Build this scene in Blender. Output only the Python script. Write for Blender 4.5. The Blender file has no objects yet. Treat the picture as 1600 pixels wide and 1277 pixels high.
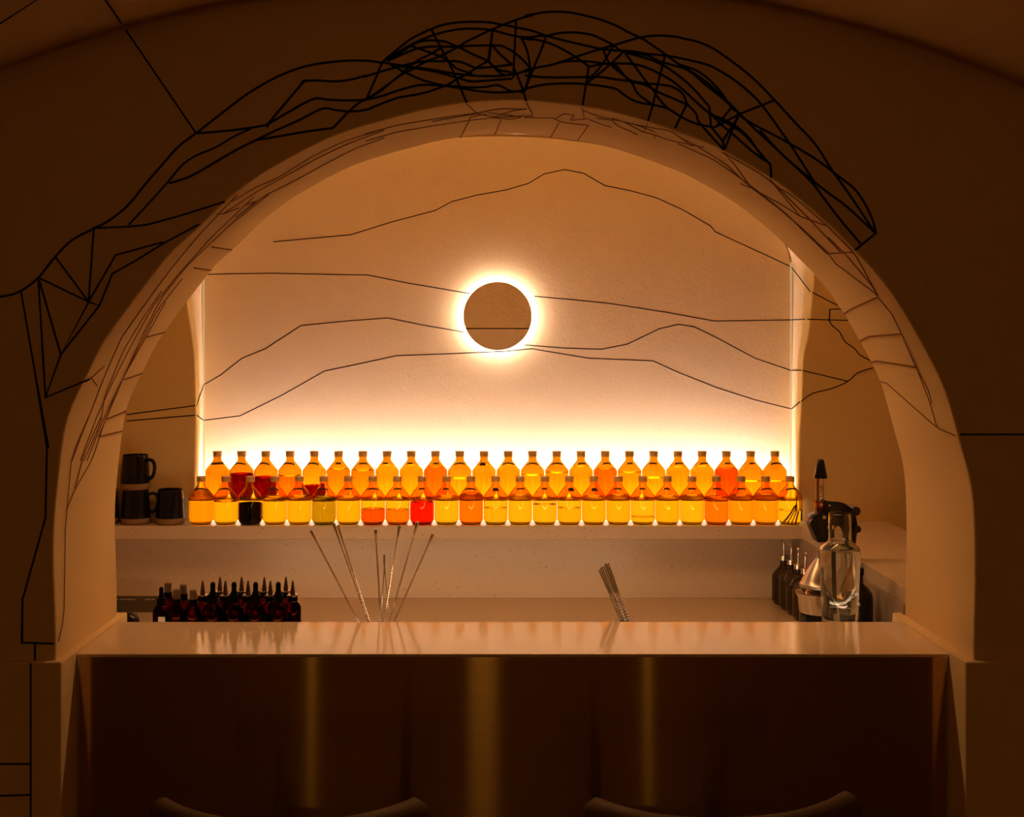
import bpy, bmesh, math, random
from mathutils import Vector, Matrix, Quaternion
random.seed(7)
sc = bpy.context.scene
col = sc.collection

# ------------------------------------------------------------------ camera, world, lights, exposure
F = 1963.0                      # focal length in pixels of the 1600 px wide frame
VX, VY, EYE = 765.0, 530.0, 1.75
cam_d = bpy.data.cameras.new('camera'); cam = bpy.data.objects.new('camera', cam_d); col.objects.link(cam)
cam.location = (0, 0, EYE); cam.rotation_euler = (math.pi/2, 0, 0)
cam_d.sensor_width = 36.0; cam_d.lens = F/1600*36.0
cam_d.shift_x = (800-VX)/1600; cam_d.shift_y = (VY-638.5)/1600
cam_d.clip_start = .05
sc.camera = cam
w = bpy.data.worlds.new('world'); sc.world = w; w.use_nodes = True
w.node_tree.nodes['Background'].inputs[0].default_value = (1, .5, .15, 1)
w.node_tree.nodes['Background'].inputs[1].default_value = .0
sc.view_settings.view_transform = 'Standard'; sc.view_settings.look = 'None'
sc.view_settings.gamma = 1.0; sc.view_settings.exposure = 0.0; sc.view_settings.use_curve_mapping = False
cy = sc.cycles
cy.max_bounces = 24; cy.transmission_bounces = 24; cy.transparent_max_bounces = 16; cy.diffuse_bounces = 6; cy.glossy_bounces = 8
cy.use_denoising = True; cy.sample_clamp_indirect = 6.0; cy.blur_glossy = .3

LED = (1.0, .60, .30)
LED_STRIP, LED_BOX, LED_RING, SLIT_GLOW, STATION_FILL, LED_WASH = 60.0, 2.3, 62.0, 1.8, 36.0, 680.0

def lamp(name, kind, loc, power, color, size=.05, rot=(0, 0, 0), size_y=None):
    l = bpy.data.lights.new(name, kind); l.energy = power; l.color = color
    if kind == 'AREA':
        l.size = size
        if size_y: l.shape = 'RECTANGLE'; l.size_y = size_y
    else: l.shadow_soft_size = size
    o = bpy.data.objects.new(name, l); o.location = loc; o.rotation_euler = rot; col.objects.link(o); return o
# three small lamps of the guest room behind the camera, and an added fill light hidden behind the arch top
lamp('room_lamp', 'POINT', (-.97, -1.5, 2.12), 1.6, (1, .56, .09), .018)
lamp('room_lamp', 'POINT', (-.035, -1.5, 2.05), 4.8, (1, .52, .12), .085)
lamp('room_lamp', 'POINT', (.862, -1.5, 2.12), 1.6, (1, .56, .09), .018)
lamp('bar_fill_light', 'AREA', (0, 3.13, 2.37), 8.5, (1, .54, .22), 1.5, (math.radians(-35), 0, 0), .05)

# ------------------------------------------------------------------ helpers
def P(px, py, d): return Vector(((px-VX)*d/F, d, EYE-(py-VY)*d/F))   # point seen at a pixel, at its own distance d

def new_mat(name):
    m = bpy.data.materials.new(name); m.use_nodes = True
    return m, m.node_tree, m.node_tree.nodes['Principled BSDF']
def mat(name, c, rough=.5, metal=0, spec=.5, trans=0, ior=1.45, coat=0):
    m, t, b = new_mat(name)
    b.inputs['Base Color'].default_value = (*c, 1); b.inputs['Roughness'].default_value = rough
    b.inputs['Metallic'].default_value = metal; b.inputs['Specular IOR Level'].default_value = spec
    b.inputs['Transmission Weight'].default_value = trans; b.inputs['IOR'].default_value = ior
    b.inputs['Coat Weight'].default_value = coat
    return m
def bumpy(m, scale, strength, dist=.002, detail=4, colvar=0):
    t = m.node_tree; b = t.nodes['Principled BSDF']
    tc = t.nodes.new('ShaderNodeTexCoord'); n = t.nodes.new('ShaderNodeTexNoise')
    n.inputs['Scale'].default_value = scale; n.inputs['Detail'].default_value = detail
    bp = t.nodes.new('ShaderNodeBump'); bp.inputs['Strength'].default_value = strength; bp.inputs['Distance'].default_value = dist
    t.links.new(tc.outputs['Object'], n.inputs['Vector']); t.links.new(n.outputs['Fac'], bp.inputs['Height'])
    t.links.new(bp.outputs['Normal'], b.inputs['Normal'])
    if colvar:
        n2 = t.nodes.new('ShaderNodeTexNoise'); n2.inputs['Scale'].default_value = 3.0; n2.inputs['Detail'].default_value = 6
        r = t.nodes.new('ShaderNodeMapRange'); r.inputs['To Min'].default_value = 1-colvar; r.inputs['To Max'].default_value = 1+colvar
        mx = t.nodes.new('ShaderNodeMix'); mx.data_type = 'RGBA'; mx.blend_type = 'MULTIPLY'; mx.inputs['Factor'].default_value = 1
        mx.inputs['A'].default_value = b.inputs['Base Color'].default_value
        t.links.new(tc.outputs['Object'], n2.inputs['Vector']); t.links.new(n2.outputs['Fac'], r.inputs['Value'])
        t.links.new(r.outputs['Result'], mx.inputs['B']); t.links.new(mx.outputs['Result'], b.inputs['Base Color'])
    return m
def speckle(name, c, c2, rough, scale, thr=.72):
    m, t, b = new_mat(name); b.inputs['Roughness'].default_value = rough
    tc = t.nodes.new('ShaderNodeTexCoord'); n = t.nodes.new('ShaderNodeTexNoise'); n.inputs['Scale'].default_value = scale; n.inputs['Detail'].default_value = 3
    r = t.nodes.new('ShaderNodeValToRGB'); e = r.color_ramp.elements
    e[0].position = thr-.05; e[0].color = (*c, 1); e[1].position = thr+.02; e[1].color = (*c2, 1)
    t.links.new(tc.outputs['Object'], n.inputs['Vector']); t.links.new(n.outputs['Fac'], r.inputs['Fac']); t.links.new(r.outputs['Color'], b.inputs['Base Color'])
    return m
def glow(name, c, s):
    m = bpy.data.materials.new(name); m.use_nodes = True; t = m.node_tree; t.nodes.clear()
    e = t.nodes.new('ShaderNodeEmission'); e.inputs[0].default_value = (*c, 1); e.inputs[1].default_value = s
    o = t.nodes.new('ShaderNodeOutputMaterial'); t.links.new(e.outputs[0], o.inputs[0]); return m
def glassy(name, c, ior=1.45, rough=0.0):
    m = bpy.data.materials.new(name); m.use_nodes = True; t = m.node_tree; t.nodes.clear()
    g = t.nodes.new('ShaderNodeBsdfGlass'); g.inputs['Color'].default_value = (*c, 1); g.inputs['IOR'].default_value = ior; g.inputs['Roughness'].default_value = rough
    o = t.nodes.new('ShaderNodeOutputMaterial'); t.links.new(g.outputs[0], o.inputs[0]); return m

def mesh(name, v, f, m=None, smooth=False):
    me = bpy.data.meshes.new(name); me.from_pydata([tuple(a) for a in v], [], f); me.update()
    if m: me.materials.append(m)
    if smooth: me.polygons.foreach_set('use_smooth', [True]*len(me.polygons))
    return me
def fix(me):
    bm = bmesh.new(); bm.from_mesh(me); bmesh.ops.remove_doubles(bm, verts=bm.verts, dist=1e-6)
    bmesh.ops.recalc_face_normals(bm, faces=bm.faces); bm.to_mesh(me); bm.free(); return me
def sharp(me, ang=35):
    me.set_sharp_from_angle(angle=math.radians(ang)); return me
def put(name, me, parent=None, loc=None, rot=None):
    o = bpy.data.objects.new(name, me); col.objects.link(o)
    if parent: o.parent = parent
    if loc is not None: o.location = loc
    if rot is not None: o.rotation_euler = rot
    return o
def tag(o, label, cat, group=None):
    o['label'] = label; o['category'] = cat
    if group: o['group'] = group
    return o
def thing(name, label, cat, loc=(0, 0, 0), group=None, rz=0):
    o = bpy.data.objects.new(name, None); col.objects.link(o); o.location = loc; o.rotation_euler = (0, 0, rz); o.empty_display_size = .05
    return tag(o, label, cat, group)
def struct(name, me, loc=None):
    o = put(name, me, None, loc); o['kind'] = 'structure'; return o

def lathe(name, prof, m, seg=32, smooth=True, ang=40):
    v = []; f = []; n = len(prof)
    for (r, z) in prof:
        for k in range(seg):
            a = 2*math.pi*k/seg; v.append((r*math.cos(a), r*math.sin(a), z))
    for i in range(n-1):
        for k in range(seg):
            k2 = (k+1) % seg; f.append((i*seg+k, i*seg+k2, (i+1)*seg+k2, (i+1)*seg+k))
    me = fix(mesh(name, v, f, m, False))
    if smooth:
        me.polygons.foreach_set('use_smooth', [True]*len(me.polygons)); sharp(me, ang)
    return me
def box(name, x0, x1, y0, y1, z0, z1, m, bev=0.0, seg=2):
    bm = bmesh.new(); bmesh.ops.create_cube(bm, size=1)
    for vv in bm.verts: vv.co = Vector(((x0+x1)/2+vv.co.x*(x1-x0), (y0+y1)/2+vv.co.y*(y1-y0), (z0+z1)/2+vv.co.z*(z1-z0)))
    if bev: bmesh.ops.bevel(bm, geom=bm.edges[:], offset=bev, segments=seg, affect='EDGES', profile=.5)
    me = bpy.data.meshes.new(name); bm.to_mesh(me); bm.free(); me.materials.append(m)
    return me
def join(name, meshes, m):
    v = []; f = []; s = []
    for me in meshes:
        b = len(v); v += [tuple(a.co) for a in me.vertices]; f += [tuple(b+i for i in p.vertices) for p in me.polygons]; s += [p.use_smooth for p in me.polygons]
    r = mesh(name, v, f, m); r.polygons.foreach_set('use_smooth', s); sharp(r, 35); return r
def xform(me, mtx): me.transform(mtx); return me
def tube(name, pts, rad, m, seg=10, caps=True):
    pts = [Vector(p) for p in pts]; n = len(pts); v = []; f = []
    rads = rad if isinstance(rad, (list, tuple)) else [rad]*n
    up = Vector((0, 0, 1)); t0 = (pts[1]-pts[0]).normalized()
    if abs(t0.dot(up)) > .9: up = Vector((0, 1, 0))
    nrm = t0.cross(up).normalized()
    for i, p in enumerate(pts):
        t = (pts[min(i+1, n-1)]-pts[max(i-1, 0)]).normalized()
        nrm = (nrm-t*nrm.dot(t)).normalized(); b = t.cross(nrm)
        for k in range(seg):
            a = 2*math.pi*k/seg; v.append(p+(nrm*math.cos(a)+b*math.sin(a))*rads[i])
    for i in range(n-1):
        for k in range(seg):
            k2 = (k+1) % seg; f.append((i*seg+k, i*seg+k2, (i+1)*seg+k2, (i+1)*seg+k))
    if caps: f.append(tuple(range(seg))[::-1]); f.append(tuple((n-1)*seg+k for k in range(seg)))
    me = fix(mesh(name, v, f, m)); me.polygons.foreach_set('use_smooth', [True]*len(me.polygons)); sharp(me, 50); return me
def prism(name, pts2, y0, y1, m, bev=.0):
    # polygon in x,z extruded along y
    bm = bmesh.new(); vs = [bm.verts.new((p[0], y0, p[1])) for p in pts2]; fc = bm.faces.new(vs)
    r = bmesh.ops.extrude_face_region(bm, geom=[fc])
    for g in r['geom']:
        if isinstance(g, bmesh.types.BMVert): g.co.y = y1
    bmesh.ops.recalc_face_normals(bm, faces=bm.faces)
    if bev: bmesh.ops.bevel(bm, geom=bm.edges[:], offset=bev, segments=3, affect='EDGES', profile=.5)
    me = bpy.data.meshes.new(name); bm.to_mesh(me); bm.free(); me.materials.append(m)
    me.polygons.foreach_set('use_smooth', [True]*len(me.polygons)); sharp(me, 35); return me

def cr(pts, n=8):
    # Catmull-Rom through a list of tuples
    q = [Vector(p) for p in pts]
    if len(q) < 3: return q
    out = []
    for i in range(len(q)-1):
        p0 = q[max(i-1, 0)]; p1 = q[i]; p2 = q[i+1]; p3 = q[min(i+2, len(q)-1)]
        for k in range(n):
            t = k/n
            out.append(.5*((2*p1)+(p2-p0)*t+(2*p0-5*p1+4*p2-p3)*t*t+(3*p1-p0-3*p2+p3)*t**3))
    out.append(q[-1]); return out
def resample(pts, n):
    d = [0]
    for a, b in zip(pts, pts[1:]): d.append(d[-1]+(b-a).length)
    out = []; j = 0
    for i in range(n):
        s = d[-1]*i/(n-1)
        while j < len(d)-2 and d[j+1] < s: j += 1
        t = (s-d[j])/max(d[j+1]-d[j], 1e-9); out.append(pts[j].lerp(pts[j+1], min(max(t, 0), 1)))
    return out
def ribbon(pts, nrms, width, m, th=.0012):
    n = len(pts); v = []; f = []
    for i in range(n):
        t = (pts[min(i+1, n-1)]-pts[max(i-1, 0)]).normalized(); nn = nrms[i] if isinstance(nrms, list) else nrms
        s = t.cross(nn).normalized(); k = 1.0
        if 0 < i < n-1:
            c = t.dot((pts[i+1]-pts[i]).normalized()); k = min(1/max(c, .5), 1.8)
        a = pts[i]+s*width/2*k; b = pts[i]-s*width/2*k
        v += [a-nn*.0005, a+nn*th, b+nn*th, b-nn*.0005]
    for i in range(n-1):
        o = 4*i
        for k in range(3): f.append((o+k, o+k+1, o+k+5, o+k+4))
    f += [(0, 1, 2, 3), (4*n-1, 4*n-2, 4*n-3, 4*n-4)]
    return fix(mesh('mural_line', v, f, m))

# ------------------------------------------------------------------ materials
PLASTER = bumpy(mat('plaster', (.69, .53, .255), .9, spec=.2), 130, .28, .002, 5, .05)
PLASTER_D = bumpy(mat('plaster_room', (.82, .61, .33), .9, spec=.15), 60, .25, .002, 5, .05)
PLASTER_C = bumpy(mat('plaster_vault', (.85, .62, .34), .9, spec=.15), 60, .25, .002, 5, .05)
STONE = speckle('speckled_stone', (.70, .58, .45), (.46, .33, .22), .24, 150, .70)
TOP = bumpy(mat('polished_stone', (.80, .64, .47), .11, spec=.9), 6, .0, .001)
WORK = mat('worktop_stone', (.66, .55, .42), .22)
INK = mat('mural_ink', (.012, .009, .010), .8, spec=.1)
INK2 = mat('mural_brown', (.27, .12, .05), .8, spec=.1)
FLOORM = bumpy(mat('floor_dark', (.10, .07, .05), .5), 8, .1)
STRIP_M = glow('led_strip_light', LED, LED_STRIP)
BOX_M = glow('led_box_light', (1, .68, .42), LED_BOX)
RING_M = glow('led_ring_light', (1, .80, .90), LED_RING)
WASH_M = glow('led_wash_light', (1, .81, 1.06), LED_WASH)
SIDE_M = glow('slit_leak_glow', (1, .57, .26), SLIT_GLOW)
def fade(m, z0, z1, s0, s1):      # light leak in the corner slits, its upward fade painted into the emission
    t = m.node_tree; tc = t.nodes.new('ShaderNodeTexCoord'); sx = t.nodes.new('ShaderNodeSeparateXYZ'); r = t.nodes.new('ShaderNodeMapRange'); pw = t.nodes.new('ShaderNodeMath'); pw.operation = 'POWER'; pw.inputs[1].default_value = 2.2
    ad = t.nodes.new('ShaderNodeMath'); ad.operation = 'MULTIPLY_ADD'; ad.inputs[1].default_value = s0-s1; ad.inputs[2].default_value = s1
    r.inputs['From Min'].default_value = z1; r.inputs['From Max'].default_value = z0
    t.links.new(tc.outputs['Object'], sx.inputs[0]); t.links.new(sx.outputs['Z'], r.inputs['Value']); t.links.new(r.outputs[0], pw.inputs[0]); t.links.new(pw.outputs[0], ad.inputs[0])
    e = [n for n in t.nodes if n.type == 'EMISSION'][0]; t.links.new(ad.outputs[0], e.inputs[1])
fade(SIDE_M, .05, .85, SLIT_GLOW, .55)
GLASS = glassy('amber_glass', (.935, .765, .25), 1.48)
CAPM = bumpy(mat('cap_gold', (.70, .45, .13), .45, .3), 300, .2, .0005)
LABEL_M = mat('label_black', (.015, .012, .01), .6)
BLACK = mat('black_gloss', (.012, .011, .011), .18)
RUBBER = mat('black_rubber', (.003, .0027, .0027), .5, spec=.12)
CHROME = mat('chrome', (.75, .72, .68), .12, 1.0)
STEEL = mat('steel', (.62, .58, .54), .2, 1.0)
BITTER = glassy('dark_amber_glass', (.34, .085, .015), 1.45)
DARKB = mat('dark_bottle_glass', (.012, .005, .002), .08)
MUG = mat('mug_glaze', (.006, .005, .0045), .2, spec=.35)
CLAY = bumpy(mat('mug_clay', (.27, .16, .07), .8), 200, .2, .0006)
WOOD = bumpy(mat('stool_wood', (.13, .075, .035), .6), 20, .1)
CLEAR = glassy('clear_glass', (.97, .98, .97), 1.47)
WATER = glassy('water', (.98, .99, .98), 1.33)

# brushed dark metal, grain running sideways so highlights stretch up and down
def brushed():
    m = bpy.data.materials.new('brushed_bronze'); m.use_nodes = True; t = m.node_tree; t.nodes.clear()
    g = t.nodes.new('ShaderNodeBsdfAnisotropic'); g.distribution = 'GGX'; o = t.nodes.new('ShaderNodeOutputMaterial')
    g.inputs['Color'].default_value = (.52, .33, .13, 1); g.inputs['Anisotropy'].default_value = .88; g.inputs['Rotation'].default_value = ANISO_ROT
    tg = t.nodes.new('ShaderNodeTangent'); tg.direction_type = 'RADIAL'; tg.axis = 'Z'; t.links.new(tg.outputs[0], g.inputs['Tangent'])
    tc = t.nodes.new('ShaderNodeTexCoord'); mp = t.nodes.new('ShaderNodeMapping'); mp.inputs['Scale'].default_value = (1.5, 1, 260)
    n = t.nodes.new('ShaderNodeTexNoise'); n.inputs['Scale'].default_value = 3; n.inputs['Detail'].default_value = 3
    r = t.nodes.new('ShaderNodeMapRange'); r.inputs['To Min'].default_value = .11; r.inputs['To Max'].default_value = .16
    t.links.new(tc.outputs['Object'], mp.inputs[0]); t.links.new(mp.outputs[0], n.inputs['Vector']); t.links.new(n.outputs['Fac'], r.inputs['Value'])
    t.links.new(r.outputs[0], g.inputs['Roughness']); t.links.new(g.outputs[0], o.inputs[0])
    return m
ANISO_ROT = 0.0
BRUSHED = brushed()

# ------------------------------------------------------------------ arched front wall
D1, D2 = 2.60, 3.03
FRONT = [(87, 1030), (86, 954), (83.5, 846), (91, 748), (105, 655), (136, 586), (162, 535), (205, 474), (238, 431.5), (267, 395), (307, 359), (353, 314), (406, 273.5),
         (447, 250), (483, 230), (520, 213), (568, 197), (622, 182), (670, 170), (727, 160.5), (780, 157), (815, 156.3), (872, 161.5), (911, 166.5), (960, 175.5), (1012, 190),
         (1055, 204.5), (1100, 222), (1130, 235), (1206, 279), (1257, 317.6), (1294, 350), (1336, 392), (1374, 433), (1413, 489.5), (1455, 564), (1479, 617), (1499, 690),
         (1515, 748), (1522, 813), (1523, 925), (1521, 1030)]
oc = [Vector((p.x, p.z)) for p in (P(x, y, D1) for x, y in FRONT)]
oc = [Vector((oc[0].x, -.02)), Vector((oc[0].x, .5))] + oc + [Vector((oc[-1].x, .5)), Vector((oc[-1].x, -.02))]
outl = resample(cr(oc, 8), 190)
def normals2(pts):
    out = []
    for i in range(len(pts)):
        t = (pts[min(i+1, len(pts)-1)]-pts[max(i-1, 0)]).normalized(); out.append(Vector((t.y, -t.x)))   # into the opening
    return out
def rad_at(th):      # radius of the opening about the line of sight, for a direction th
    best = None; dx, dz = math.cos(th), math.sin(th)
    for a, b in zip(outl, outl[1:]):
        ax, az, bx, bz = a.x, a.y-EYE, b.x, b.y-EYE; ex, ez = bx-ax, bz-az
        den = dx*ez-dz*ex
        if abs(den) < 1e-12: continue
        r = (ax*ez-az*ex)/den; u = (ax*dz-az*dx)/den
        if r > 0 and -1e-6 <= u <= 1+1e-6: best = r if best is None else min(best, r)
    return best
nr = normals2(outl)
def arch_mesh():
    r = .005; rings = []; c = Vector((.05, 0))
    far = []
    for p in outl:
        dlt = p-c; dlt.y = max(dlt.y, 0); far.append(c+dlt.normalized()*3.4)
    rings.append([(q.x, D1, q.y) for q in far])
    rings.append([((p-n*r*3).x, D1, (p-n*r*3).y) for p, n in zip(outl, nr)])
    rings.append([((p-n*r*1.4).x, D1, (p-n*r*1.4).y) for p, n in zip(outl, nr)])
    for k in range(6):
        a = math.pi/2*k/5; off = -r+r*math.sin(a); y = D1+r*(1-math.cos(a))
        rings.append([((p+n*off).x, y, (p+n*off).y) for p, n in zip(outl, nr)])
    for y in (D1+r+.004, D1+r+.012):
        rings.append([(p.x, y, p.y) for p in outl])
    for k in range(1, 8):
        y = D1+r+(D2-D1-2*r)*k/8; wob = .0016
        rings.append([((p+n*wob*math.sin(i*.21+k*1.1)).x, y, (p+n*wob*math.sin(i*.21+k*1.1)).y) for i, (p, n) in enumerate(zip(outl, nr))])
    for k in range(6):
        a = math.pi/2*k/5; off = -r+r*math.cos(a); y = D2-r+r*math.sin(a)
        rings.append([((p+n*off).x, y, (p+n*off).y) for p, n in zip(outl, nr)])
    rings.append([((p-n*r*3).x, D2, (p-n*r*3).y) for p, n in zip(outl, nr)])
    rings.append([(q.x, D2, q.y) for q in far])
    v = [a for rg in rings for a in rg]; N = len(outl); f = []
    for i in range(len(rings)-1):
        for k in range(N-1): f.append((i*N+k, i*N+k+1, (i+1)*N+k+1, (i+1)*N+k))
    me = fix(mesh('wall_front', v, f, PLASTER_D)); me.polygons.foreach_set('use_smooth', [True]*len(me.polygons)); sharp(me, 50); return me
wall_front = struct('wall_front', arch_mesh())

# vaulted ceiling of the guest room, its flare at the front wall shaped to darken the joint
RV = 2.705; AX, AZ = .0066, -.248
def vault():
    v = []; f = []; n = 64; fl = .09
    rows = [(-3.6, RV), (-1.5, RV), (0, RV), (1.5, RV), (2.0, RV)]+[(2.2+.402*k/12, RV+.05*(k/12)**2) for k in range(13)]
    for (y, r) in rows:
        for k in range(n+1):
            a = math.pi*(.03+.94*k/n); v.append((AX+r*math.cos(a), y, AZ+r*math.sin(a)))
    N = n+1
    for i in range(len(rows)-1):
        for k in range(n): f.append((i*N+k, i*N+k+1, (i+1)*N+k+1, (i+1)*N+k))
    return mesh('ceiling', v, f, PLASTER_C, True)
ceiling = struct('ceiling', vault())
struct('floor', box('floor', -3, 3, -3.6, 4.6, -.06, 0, FLOORM))
struct('wall_rear', box('wall_rear', -3, 3, -3.66, -3.6, 0, 3.0, PLASTER_D))

# dado blocks that narrow the opening beside the bar
ZD = 1.0844; XL, XR = -.882, .980; JL, JR = outl[0].x, outl[-1].x
def dado(x_in, sgn):
    # L shaped plan: a thin facing on the front wall and the block inside the jamb
    j = JL if sgn < 0 else JR
    pl = [(sgn*3.0, 2.588), (x_in, 2.588), (x_in, 3.06), (j+sgn*.03, 3.06), (j+sgn*.03, 2.62), (sgn*3.0, 2.62)]
    bm = bmesh.new(); vs = [bm.verts.new((x, y, 0)) for x, y in pl]; fc = bm.faces.new(vs)
    g = bmesh.ops.extrude_face_region(bm, geom=[fc])['geom']
    for q in g:
        if isinstance(q, bmesh.types.BMVert): q.co.z = ZD
    bmesh.ops.recalc_face_normals(bm, faces=bm.faces)
    bmesh.ops.bevel(bm, geom=[e for e in bm.edges if max(v.co.z for v in e.verts) > ZD-.001], offset=.004, segments=3, affect='EDGES', profile=.5)
    me = bpy.data.meshes.new('trim'); bm.to_mesh(me); bm.free(); me.materials.append(PLASTER_D)
    me.polygons.foreach_set('use_smooth', [True]*len(me.polygons)); sharp(me, 40); return me
trim_1 = struct('trim_1', dado(XL, -1)); trim_2 = struct('trim_2', dado(XR, 1))

# ------------------------------------------------------------------ room behind the bar
DW, DN = 4.13, 4.265
ZS = 1.151                          # bottle shelf top
ZSTEP = 1.2243                      # lit step top
XW = 1.9; XE = 1.305
nf = [(303, 850), (303, 760), (305, 690), (306.5, 640), (304.5, 560), (300, 520), (293, 470), (293, 425), (308, 368), (350, 308), (430, 250), (540, 205), (650, 181), (770, 171),
      (890, 178), (1000, 198), (1100, 235), (1185, 288), (1245, 350), (1268, 400), (1271, 431), (1262, 523), (1255, 555), (1251, 640), (1249, 700), (1249, 850)]
niche_f = resample([Vector((p.x, p.z)) for p in (P(x, y, DW) for x, y in [tuple(q) for q in cr(nf, 6)])], 150)
nb = [(316, 850), (316, 740), (316, 640), (316, 540), (316, 430)]+[(777-461*math.cos(a), 430-217*math.sin(a)) for a in [math.pi*k/40 for k in range(1, 40)]]+[(1238, 430), (1238, 540), (1238, 640), (1238, 740), (1238, 850)]
niche_b = resample([Vector((p.x, p.z)) for p in (P(x, y, DN) for x, y in nb)], 150)
def back_wall():
    # wall plane round the niche, softly rounded edge, niche reveal
    nn = normals2(niche_f); r = .006; N = len(niche_f); c = Vector((0, niche_f[0].y)); rings = []
    far = []
    for p in niche_f:
        dlt = p-c; s = max(abs(dlt.x)/XW, dlt.y/1.7); q = c+dlt/max(s, 1e-6); far.append(q)
    rings.append([(q.x, DW, q.y) for q in far])
    for k in range(5):
        a = math.pi/2*k/4; off = -r+r*math.sin(a); rings.append([((p+n*off).x, DW+r*(1-math.cos(a)), (p+n*off).y) for p, n in zip(niche_f, nn)])
    for k in range(1, 7):
        t = k/6; rings.append([((a.lerp(b, t)).x, DW+r+(DN+.02-DW-r)*t, (a.lerp(b, t)).y) for a, b in zip(niche_f, niche_b)])
    v = [a for rg in rings for a in rg]; f = []
    for i in range(len(rings)-1):
        for k in range(N-1): f.append((i*N+k, i*N+k+1, (i+1)*N+k+1, (i+1)*N+k))
    me = fix(mesh('wall_back', v, f, PLASTER)); me.polygons.foreach_set('use_smooth', [True]*len(me.polygons)); sharp(me, 40); return me
wall_back = struct('wall_back', back_wall())
GAP = .008
nx0, nx1 = niche_b[0].x, niche_b[-1].x
def niche_panel():
    # the back panel stops a few millimetres short of the reveal on both sides: the bright slits
    zb = 1.0; v = []; f = []
    pts = [Vector((min(max(p.x, nx0+GAP), nx1-GAP), p.y)) for p in niche_b]
    for p in pts: v.append((p.x, DN, p.y))
    for p in pts: v.append((p.x, DN+.012, p.y))
    N = len(pts); f = [tuple(range(N)), tuple(range(N, 2*N))[::-1]]+[(k, k+1, N+k+1, N+k) for k in range(N-1)]
    return fix(mesh('wall_niche', v, f, PLASTER))
wall_niche = struct('wall_niche', niche_panel())
struct('wall_niche_backing', box('wall_niche_backing', nx0-.05, nx1+.05, DN+.021, DN+.05, 1.0, 2.6, PLASTER))
struct('wall_left', box('wall_left', -XW-.06, -XW, D2, DW+.2, 0, 2.7, PLASTER))
struct('wall_right', box('wall_right', XW, XW+.06, D2, DW+.2, 0, 2.7, PLASTER))
struct('ceiling_bar', box('ceiling_bar', -XW-.06, XW+.06, D2, DW+.2, 2.64, 2.7, PLASTER))
zn = niche_f[0].y
struct('wall_back_lower', box('wall_back_lower', -XW, XW, DW+.002, DW+.06, 0, zn+.001, PLASTER))
XS = 1.003
struct('wall_right_lower', box('wall_right_lower', .998, XE-.002, D2+.002, DW, 0, ZS-.043, mat('side_stone', (.42, .33, .25), .5)))

# ------------------------------------------------------------------ shelf, backsplash, worktops
def lprism(name, pl, z0, z1, m, bev):
    bm = bmesh.new(); vs = [bm.verts.new((x, y, z0)) for x, y in pl]; fc = bm.faces.new(vs)
    for q in bmesh.ops.extrude_face_region(bm, geom=[fc])['geom']:
        if isinstance(q, bmesh.types.BMVert): q.co.z = z1
    bmesh.ops.recalc_face_normals(bm, faces=bm.faces)
    bmesh.ops.bevel(bm, geom=bm.edges[:], offset=bev, segments=2, affect='EDGES', profile=.5)
    me = bpy.data.meshes.new(name); bm.to_mesh(me); bm.free(); me.materials.append(m); return me
DS = 4.025
shelf = tag(put('stone_shelf', lprism('stone_shelf', [(-XW+.002, DS), (XS, DS), (XS, D2+.004), (XE, D2+.004), (XE, DW-.001), (-XW+.002, DW-.001)], ZS-.042, ZS, STONE, .0015)),
            'pale speckled stone shelf carrying the two rows of amber bottles and turning forward at right', 'shelf')
tag(put('backsplash', box('backsplash', -XW+.004, .996, DW-.012, DW-.001, .9005, ZS-.0425, STONE, .001)), 'pale speckled stone panel between bottle shelf and back worktop', 'backsplash')
ZW = .90
tag(put('back_worktop', lprism('back_worktop', [(-XW+.004, 3.72), (.60, 3.72), (.60, D2+.03), (.996, D2+.03), (.996, DW-.001), (-XW+.004, DW-.001)], ZW-.03, ZW, WORK, .0015)),
    'smooth stone worktop behind the bar below the backsplash', 'worktop')
cab = thing('back_cabinet', 'low cabinet carrying the worktop behind the bar', 'cabinet', (0, 3.95, 0))
put('carcass', box('carcass', -XW+.01, .59, -.21, .17, 0, ZW-.031, PLASTER), cab)
# lit step carrying the back row, and the lamps
BX0, BX1 = nx0+.012, nx1-.012
step = thing('light_box', 'glowing white step between the two rows of bottles', 'lamp', (0, 4.155, ZS))
put('top_panel', box('top_panel', BX0, BX1, -.041, .040, ZSTEP-ZS-.004, ZSTEP-ZS, CLEAR and mat('opal_acrylic', (.85, .8, .72), .3)), step)
put('diffuser', box('diffuser', BX0, BX1, -.040, -.034, .001, ZSTEP-ZS-.0045, BOX_M), step)
put('housing', box('housing', BX0, BX1, .030, .038, .001, ZSTEP-ZS-.0045, PLASTER), step)
strip = thing('light_strip', 'warm LED strip hidden behind the back row of bottles', 'lamp', (0, DN-.036, ZS+.012))
put('profile', box('profile', nx0+.06, nx1-.06, -.034, .03, -.011, -.003, STEEL), strip)
put('up_diodes', box('up_diodes', nx0+.06, nx1-.06, .004, .026, -.0028, .002, STRIP_M), strip)
put('wash_diodes', box('wash_diodes', nx0+.03, nx1-.03, -.0318, -.0300, -.0028, .014, WASH_M), strip)
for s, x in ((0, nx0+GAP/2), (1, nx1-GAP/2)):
    t = thing('light_strip', ('slim bright upright light slit at the %s corner of the niche') % ('left' if s == 0 else 'right'), 'lamp', (x, DN+.017, ZS))
    put('leak_glow', box('leak_glow', -.0036, .0036, -.014, .0015, .01, .86, SIDE_M), t)  # glowing filler standing in for light that leaks through the slit

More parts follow.
